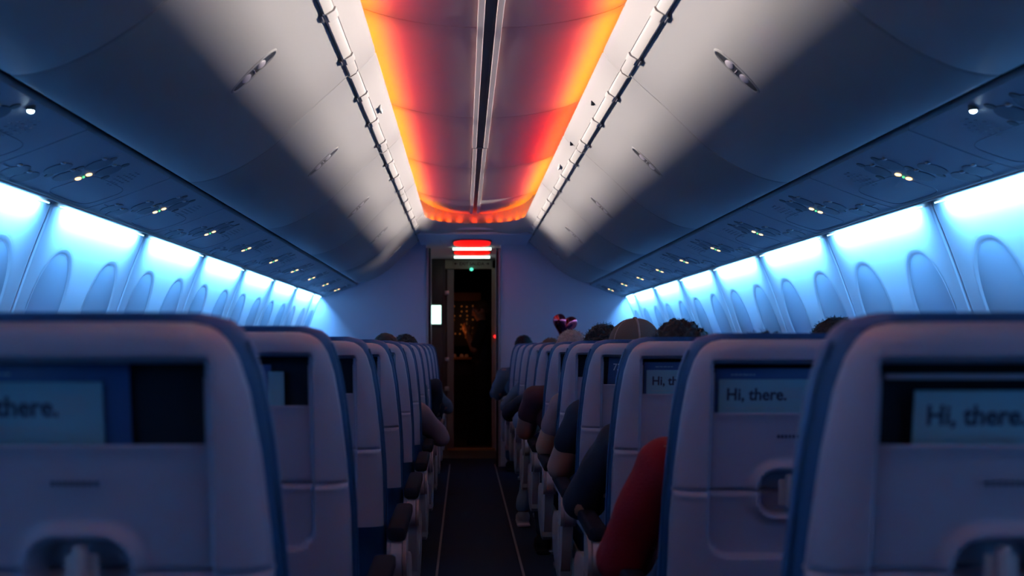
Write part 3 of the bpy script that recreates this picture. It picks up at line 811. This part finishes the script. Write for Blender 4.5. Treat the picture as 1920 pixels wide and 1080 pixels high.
# ------------------------------------------------------------------ people
def head_volumes(bm, c, yaw=0, pitch=0, k=1.0):
    R = Matrix.Rotation(yaw, 3, 'Z') @ Matrix.Rotation(pitch, 3, 'X'); c = Vector(c)
    def b(p, r): ball(bm, c+R@(Vector(p)*k), tuple(q*k for q in r), 18, R)
    b((0,-.012,.02), (.074,.092,.092)); b((0,.03,-.035), (.058,.062,.075)); b((0,.055,-.078), (.032,.032,.030))
    b((0,.098,-.012), (.012,.018,.012)); b((0,.090,.006), (.008,.012,.026)); b((0,.078,.030), (.048,.012,.010))
    b((0,.084,-.048), (.024,.012,.007)); b((0,.081,-.060), (.020,.012,.007))
    for s in (-1,1): b((s*.076,-.008,-.006), (.010,.018,.030)); b((s*.031,.074,.012), (.015,.014,.010)); b((s*.036,.064,-.03), (.024,.022,.024))
    return R, c
def hair_volume(bm, c, R, style, k=1.0, rnd=random):
    def b(p, r, seg=16): ball(bm, c+R@(Vector(p)*k), tuple(q*k for q in r) if not isinstance(r, float) else r*k, seg, R)
    if style == 'short': b((0,-.02,.030), (.081,.096,.092)); b((0,-.062,-.03), (.066,.046,.06))
    elif style == 'long':
        b((0,-.02,.030), (.086,.100,.095)); b((0,-.06,-.05), (.078,.055,.10)); b((0,-.055,-.13), (.075,.04,.09))
    elif style in ('curly', 'bushy'):
        b((0,-.02,.032), (.084,.098,.094)); b((0,-.06,-.03), (.07,.05,.07))
        for i in range(320):
            th = rnd.uniform(0, 2*math.pi); ph = math.acos(rnd.uniform(-.3, 1)); q = rnd.uniform(.96,1.06)
            p = Vector((.086*math.sin(ph)*math.cos(th)*q, -.02+.100*math.sin(ph)*math.sin(th)*q, .032+.097*math.cos(ph)*q))
            if p.y > .055 and p.z < .07: continue
            b(p, rnd.uniform(.005,.009), 8)
def strands(bm, c, R, n, length, rnd, k=1):
    for i in range(n):
        th = rnd.uniform(0, 2*math.pi); ph = math.acos(rnd.uniform(-.2, 1))
        d = Vector((math.sin(ph)*math.cos(th), math.sin(ph)*math.sin(th), math.cos(ph)))
        if d.y > .5: continue
        p = Vector((.080*d.x, -.02+.094*d.y, .030+.091*d.z))*k
        q = p; pts = [c+R@p]; dd = d.copy()
        for j in range(4):
            dd = (dd+Vector((rnd.uniform(-.8,.8), rnd.uniform(-.8,.8), rnd.uniform(-.8,.5)))).normalized(); q = q+dd*length/4; pts.append(c+R@q)
        tube(bm, pts, [.0009,.0009,.0008,.0006,.0004], 4)
def hand_volumes(bm, w, d, up, s, curl=.5):
    """w wrist, d pointing direction, up back-of-hand normal, s thumb side sign"""
    d = Vector(d).normalized(); up = Vector(up); up = (up-d*up.dot(d)).normalized(); sd = d.cross(up)*s
    w = Vector(w)
    for i in range(4):
        o = (i-1.5)*.019; capsule(bm, w+sd*o*.7+d*.015, w+sd*o+d*.078, .0125, .0105, 10)
        base = w+sd*o+d*.080; L = (.040,.045,.042,.032)[3-i] if s > 0 else (.040,.045,.042,.032)[i]; dd = d.copy()
        for j, f in enumerate((1,.65,.5)):
            dd = (dd*math.cos(curl*(.5+.3*j))-up*math.sin(curl*(.5+.3*j))).normalized(); e = base+dd*L*f
            capsule(bm, base, e, .0088-.0007*j, .0082-.0007*j, 10); base = e
    b = w+sd*.026+d*.022; e = b+(d*.7+sd*.75-up*.2).normalized()*.038; capsule(bm, b, e, .012, .010, 10)
    capsule(bm, e, e+(d*.95+sd*.2-up*.25).normalized()*.030, .010, .008, 10)
def passenger(s, k, x, top, label, shirt, skin, hairm, style, aisle_arm=None, short=False, lean_x=0, trousers='trous', shoe_out=False, kny=.735, shz=.335, bulk=1.0, yaw=0, seed=0, cap=False):
    """seated facing the front; aisle_arm = (elbow x, forward y, z) of the arm on the aisle armrest"""
    rnd = random.Random(seed+k*7+(s+2)); yb = ROWS[k]-.036
    root = empty('person', (x, yb, 0), label, 'person')
    hc = Vector((lean_x*.5, .27-.0, top-.118)); sh = top-shz; hipz = .56; hy = .33
    inn = -s
    # joints, local
    neck = Vector((lean_x*.35, .265, top-.26)); chest = Vector((lean_x*.2, .275, sh-.13)); bel = Vector((0,.30,sh-.30)); pel = Vector((0,hy,hipz))
    shI = Vector((inn*.185*bulk+lean_x*.3, .275, sh-.015)); shO = Vector((-inn*.185*bulk, .275, sh-.015))
    ea = aisle_arm or (inn*.20, .40, .70)
    elI = Vector((ea[0]-(x if aisle_arm else 0), ea[1], ea[2])); wrI = Vector((elI.x*.55, elI.y+.23, elI.z+.03))
    elO = Vector((-inn*.198, .33, .72)); wrO = Vector((-inn*.08, .56, .70))
    foot = []
    def arm(bm, a, b, c, r, seg, upto=1):
        capsule(bm, a, b, r[0], r[1]);
        if upto > 1: capsule(bm, b, c, r[1], r[2])
    bm = bmesh.new(); R, hcv = head_volumes(bm, hc, yaw)
    capsule(bm, neck-Vector((0,.0,.06)), hc-Vector((0,.015,.05)), .056, .054)
    ball(bm, chest, (.155*bulk,.105,.16)); ball(bm, bel, (.145*bulk,.115,.14)); ball(bm, pel, (.165*bulk,.12,.11))
    capsule(bm, shI, shO, .055, .055)
    for a, b, c in ((shI,elI,wrI),(shO,elO,wrO)): arm(bm, a, b, c, (.056,.053,.030), 1, 2)
    hand_volumes(bm, wrI, (-inn*.5,.9,-.15), (inn*.2,0,1), -inn); hand_volumes(bm, wrO, (inn*.5,.9,-.15), (-inn*.2,0,1), inn)
    legs = []
    for q in (-1, 1):
        hip = Vector((q*.09, hy+.02, hipz-.01)); kn = Vector((q*.12, kny, .555)); an = Vector((q*.12, kny-.14, .10))
        if shoe_out and q == inn: kn = Vector((inn*.17,.735,.54)); an = Vector((inn*.27,.66,.10))
        legs.append((hip, kn, an)); capsule(bm, hip, kn, .078*bulk, .055); capsule(bm, kn, an, .052, .035)
    remesh('body', bm, .0085, skin, root)
    # shirt: torso and sleeves
    bm = bmesh.new()
    ball(bm, chest, (.168*bulk,.118,.165), 20); ball(bm, bel, (.158*bulk,.128,.15), 20); ball(bm, pel+Vector((0,0,.05)), (.172*bulk,.128,.09), 20)
    capsule(bm, shI, shO, .066, .066); capsule(bm, neck-Vector((0,.0,.055)), neck-Vector((0,.0,.015)), .075, .064)
    for a, b, c in ((shI,elI,wrI),(shO,elO,wrO)):
        if short: m_ = a.lerp(b, .52); capsule(bm, a, m_, .067, .062)
        else:
            capsule(bm, a, b, .067, .060); capsule(bm, b, b.lerp(c, .88), .060, .040)
            for j in range(3):
                q = b.lerp(a, .08+.09*j); ball(bm, q+Vector((rnd.uniform(-.012,.012),rnd.uniform(-.012,.012),0)), (.062,.062,.018), 12)
    o = remesh('shirt', bm, .009, shirt, root, disp=.016, dscale=11, smooth_it=4)
    bm = bmesh.new()
    for hip, kn, an in legs: capsule(bm, hip, kn, .088*bulk, .066); capsule(bm, kn, an+Vector((0,0,.03)), .062, .048)
    ball(bm, pel-Vector((0,0,.01)), (.172*bulk,.128,.10), 18)
    remesh('trousers', bm, .011, M[trousers], root, disp=.008, dscale=16)
    for hip, kn, an in legs:
        bm = bmesh.new(); ball(bm, an+Vector((0,.0,-.045)), (.042,.05,.05)); ball(bm, an+Vector((0,.10,-.062)), (.045,.11,.036)); box(bm, an+Vector((0,.06,-.090)), (.085,.27,.02), .008)
        remesh('shoe', bm, .008, M['shoe'] if shoe_out else M['pad'], root)
    if cap:
        cm = bmesh.new(); cc = hc+Vector((0,-.012,.034)); secs = []; N = 36
        for i in range(13):
            t = i/12*math.pi/2
            secs.append([cc+Vector((.098*math.cos(t)**.85*math.cos(a), .110*math.cos(t)**.85*math.sin(a), -.012+.103*math.sin(t)-(0 if i else .03))) for a in [2*math.pi*j/N for j in range(N)]])
        loft(cm, secs); cp = empty('baseball_cap', (x, yb, 0), 'tan mesh baseball cap with dark top button worn by starboard aisle passenger', 'cap')
        # panels seam
        finish('crown', cm, M['capc'], cp)
        cm = bmesh.new()
        for az in (-90, -30, 30, 90, 150, 210):
            a = math.radians(az); r_ = .004 if az == -90 else .002
            tube(cm, [cc+Vector((.0985*math.cos(t)**.85*math.cos(a), .1105*math.cos(t)**.85*math.sin(a), -.012+.1035*math.sin(t))) for t in [math.pi/2*i/12 for i in range(13)]], r_, 6)
        finish('seam_tape', cm, M['hair_g'], cp)
        cm = bmesh.new(); ball(cm, cc+Vector((0,0,.093)), (.009,.009,.005), 12); finish('top_button', cm, M['capd'], cp)
        cm = bmesh.new(); secs = []
        for th in (0, .004):
            secs.append(None)
        rings = []
        for q, dz in ((1,0),(1.0,-.004)):
            rings.append([cc+Vector((.088*math.sin(a)*(1), .095+.07*max(0,math.cos(a)), -.035-.02*math.sin(a)**2+dz)) for a in [-math.pi/2+math.pi*j/16 for j in range(17)]]+[cc+Vector((.085-.17*j/8, .085+.02*(1-(2*j/8-1)**2), -.032+dz)) for j in range(9)])
        loft(cm, rings); finish('brim', cm, M['capc'], cp)
        # hair below the cap
        bm = bmesh.new(); ball(bm, hcv+Vector((0,-.045,-.03)), (.074,.06,.055)); remesh('hair', bm, .008, hairm, root, disp=.004, dscale=60)
    else:
        bm = bmesh.new(); hair_volume(bm, hcv, R, style, 1, rnd)
        h = remesh('hair', bm, .0045 if style in ('curly','bushy') else .007, hairm, root, smooth_it=1 if style in ('curly','bushy') else 3, disp=.004, dscale=70)
        if style in ('curly','bushy','short'):
            bm = bmesh.new(); strands(bm, hcv, R, 900 if style != 'short' else 400, .030 if style == 'curly' else (.024 if style == 'bushy' else .012), rnd)
            tag(finish('hair_strand', bm, hairm, h), kind='stuff')
    return root
sa, sb, sc_ = M['skin_a'], M['skin_b'], M['skin_c']
A = .535
P = [
 # side,row,x,top,label,shirt,skin,hair,style,arm,short,...
 (1, 1, A-.0, EYE+.028, 'person in a red long-sleeved top, elbow out over the aisle', M['red'], sa, M['hair_k'], 'short', (.262,.34,.655), False, dict(seed=1, bulk=1.1, lean_x=.03, shz=.27)),
 (1, 2, A, EYE+.062, 'person with bushy dark hair and black long sleeve, behind the capped passenger', M['ink_cloth'], sb, M['hair_k'], 'bushy', (.268,.36,.665), False, dict(seed=2, bulk=1.0)),
 (1, 3, A, EYE+.095, 'person in black short sleeves wearing the tan cap, bare elbow on armrest', M['ink_cloth'], sa, M['hair_b'], 'short', (.272,.34,.68), True, dict(seed=3, cap=True, bulk=1.05)),
 (1, 4, A-.005, EYE+.085, 'person with dark curly hair and bare forearm, in front of the capped passenger', M['mauve'], sb, M['hair_k'], 'curly', (.285,.36,.68), True, dict(seed=4)),
 (1, 5, A-.07, EYE+.085, 'person with short greying hair, bare elbow under a dark maroon sleeve', M['maroon'], sc_, M['hair_g'], 'short', (.235,.36,.69), True, dict(seed=5, bulk=1.04)),
 (1, 6, A+.02, EYE-.01, 'person in a pale blue denim sleeve sticking out toward the aisle', M['denim'], sa, M['hair_b'], 'short', (.265,.36,.68), False, dict(seed=6, trousers='denim', shoe_out=True)),
 (1, 7, A+.0, EYE+.0, 'person in black sleeve between the denim sleeve and the slate sleeve', M['ink_cloth'], sa, M['hair_k'], 'short', (.225,.36,.68), False, dict(seed=7)),
 (1, 8, A+.02, EYE+.062, 'person with smooth dark brown hair, third row from the starboard bulkhead', M['slate'], sa, M['hair_b'], 'short', (.24,.36,.68), False, dict(seed=8)),
 (1, 10, A-.08, EYE+.10, 'person with round black hair in the front starboard row, slate sleeve', M['slate'], sa, M['hair_k'], 'short', (.20,.34,.70), False, dict(seed=9, lean_x=-.02, kny=.55)),
 (1, 2, .99, EYE+.082, 'person with black hair in a middle seat behind the closest starboard seat', M['ink_cloth'], sa, M['hair_k'], 'short', None, False, dict(seed=10)),
 (-1, 5, -A+.02, EYE-.005, 'person in mauve grey sleeve, elbow over the port side of the aisle', M['mauve'], sa, M['hair_b'], 'short', (-.225,.36,.66), False, dict(seed=11)),
 (-1, 6, -A-.02, EYE+.075, 'person with wavy black hair showing above the port seats', M['slate'], sa, M['hair_k'], 'long', None, False, dict(seed=12)),
 (-1, 7, -A+.05, EYE+.068, 'person with short black hair ahead of the wavy-haired port passenger', M['ink_cloth'], sa, M['hair_k'], 'bushy', None, False, dict(seed=13)),
 (-1, 8, -A+.03, EYE-.01, 'person in dark slate sleeve near the port bulkhead, elbow out', M['slate'], sa, M['hair_k'], 'short', (-.23,.36,.68), False, dict(seed=14)),
]
for (s, k, x, top, lab, shm, skm, hm, st, arm_, short, kw) in P:
    passenger(s, k, x, top, lab, shm, skm, hm, st, arm_, short, **kw)

# crew member standing beyond the door, looking down to one side
def crew():
    root = empty('person', (CX+.21, 12.35, 0), 'person standing in dark uniform beyond the galley door, face lit orange', 'person')
    Z = 1.67; hc = Vector((-.02,0,Z-.125)); bm = bmesh.new()
    R, hcv = head_volumes(bm, hc, math.radians(100), math.radians(-22))
    capsule(bm, (0,.0,1.38), hc-Vector((.0,0,.04)), .055, .052)
    ball(bm, (0,0,1.26), (.11,.165,.18)); ball(bm, (0,0,1.05), (.10,.14,.17)); ball(bm, (0,0,.92), (.11,.155,.13)); capsule(bm, (0,-.165,1.37), (0,.165,1.37), .05, .05)
    sh1, el1, wr1 = Vector((0,-.185,1.36)), Vector((-.10,-.20,1.09)), Vector((-.17,-.13,1.28)); sh2, el2, wr2 = Vector((0,.185,1.36)), Vector((-.09,.21,1.09)), Vector((-.17,.08,1.26))
    for a, b, c in ((sh1,el1,wr1),(sh2,el2,wr2)): capsule(bm, a, b, .05,.042); capsule(bm, b, c, .042,.028)
    hand_volumes(bm, wr1, (-.35,.3,.8), (-.5,-.3,.3), 1, .6); hand_volumes(bm, wr2, (-.35,-.3,.8), (-.5,.3,.3), -1, .6)
    for q in (-1,1): capsule(bm, (0,q*.09,.90), (-.01,q*.10,.50), .082,.055); capsule(bm, (-.01,q*.10,.50), (0,q*.10,.08), .053,.036)
    remesh('body', bm, .0085, M['skin_b'], root)
    bm = bmesh.new(); ball(bm, (0,0,1.26), (.122,.178,.19)); ball(bm, (0,0,1.05), (.112,.152,.18)); ball(bm, (0,0,.93), (.118,.160,.10)); capsule(bm, (0,-.165,1.37), (0,.165,1.37), .062, .062)
    for a, b in ((sh1,el1),(sh2,el2)): capsule(bm, a, a.lerp(b,.8), .064,.056)
    remesh('shirt', bm, .009, M['ink_cloth'], root, disp=.006, dscale=14)
    bm = bmesh.new(); ball(bm, (0,0,.90), (.118,.160,.13))
    for q in (-1,1): capsule(bm, (0,q*.09,.90), (-.01,q*.10,.50), .092,.068); capsule(bm, (-.01,q*.10,.50), (0,q*.10,.11), .066,.055)
    remesh('trousers', bm, .010, M['ink_cloth'], root, disp=.006, dscale=14)
    for q in (-1,1):
        bm = bmesh.new(); ball(bm, (0,q*.1,.07), (.045,.04,.05)); ball(bm, (-.09,q*.1,.045), (.10,.042,.036)); box(bm, (-.05,q*.1,.012), (.26,.08,.022), .008)
        remesh('shoe', bm, .008, M['pad'], root)
    bm = bmesh.new(); hair_volume(bm, hcv, R, 'short', 1); remesh('hair', bm, .007, M['hair_b'], root, disp=.004, dscale=60)
crew()

# ------------------------------------------------------------------ foil heart balloon
bm = bmesh.new(); N = 64; rings = []
def heart(t):
    x = 16*math.sin(t)**3; z = 13*math.cos(t)-5*math.cos(2*t)-2*math.cos(3*t)-math.cos(4*t); return x/16*.112, (z+2)/16*.115
for i in range(-9, 10):
    q = i/9; kk = math.sqrt(max(0, 1-q*q))**.9; kk = max(kk, .02)
    rings.append([(heart(2*math.pi*j/N)[0]*kk, q*.055, heart(2*math.pi*j/N)[1]*kk) for j in range(N)])
loft(bm, rings)
p = at(1057, 612, 9.1); hb = empty('heart_balloon', p, 'shiny red foil heart balloon in front of the starboard bulkhead', 'balloon'); hb.rotation_euler = (math.radians(18), math.radians(12), math.radians(18))
finish('foil_heart', bm, M['foil'], hb)
bm = bmesh.new(); tube(bm, [(0,0,-.115),(.004,.01,-.2),(-.006,.0,-.32),(.0,.0,-.42)], .0015, 5); finish('ribbon', bm, M['white'], hb)
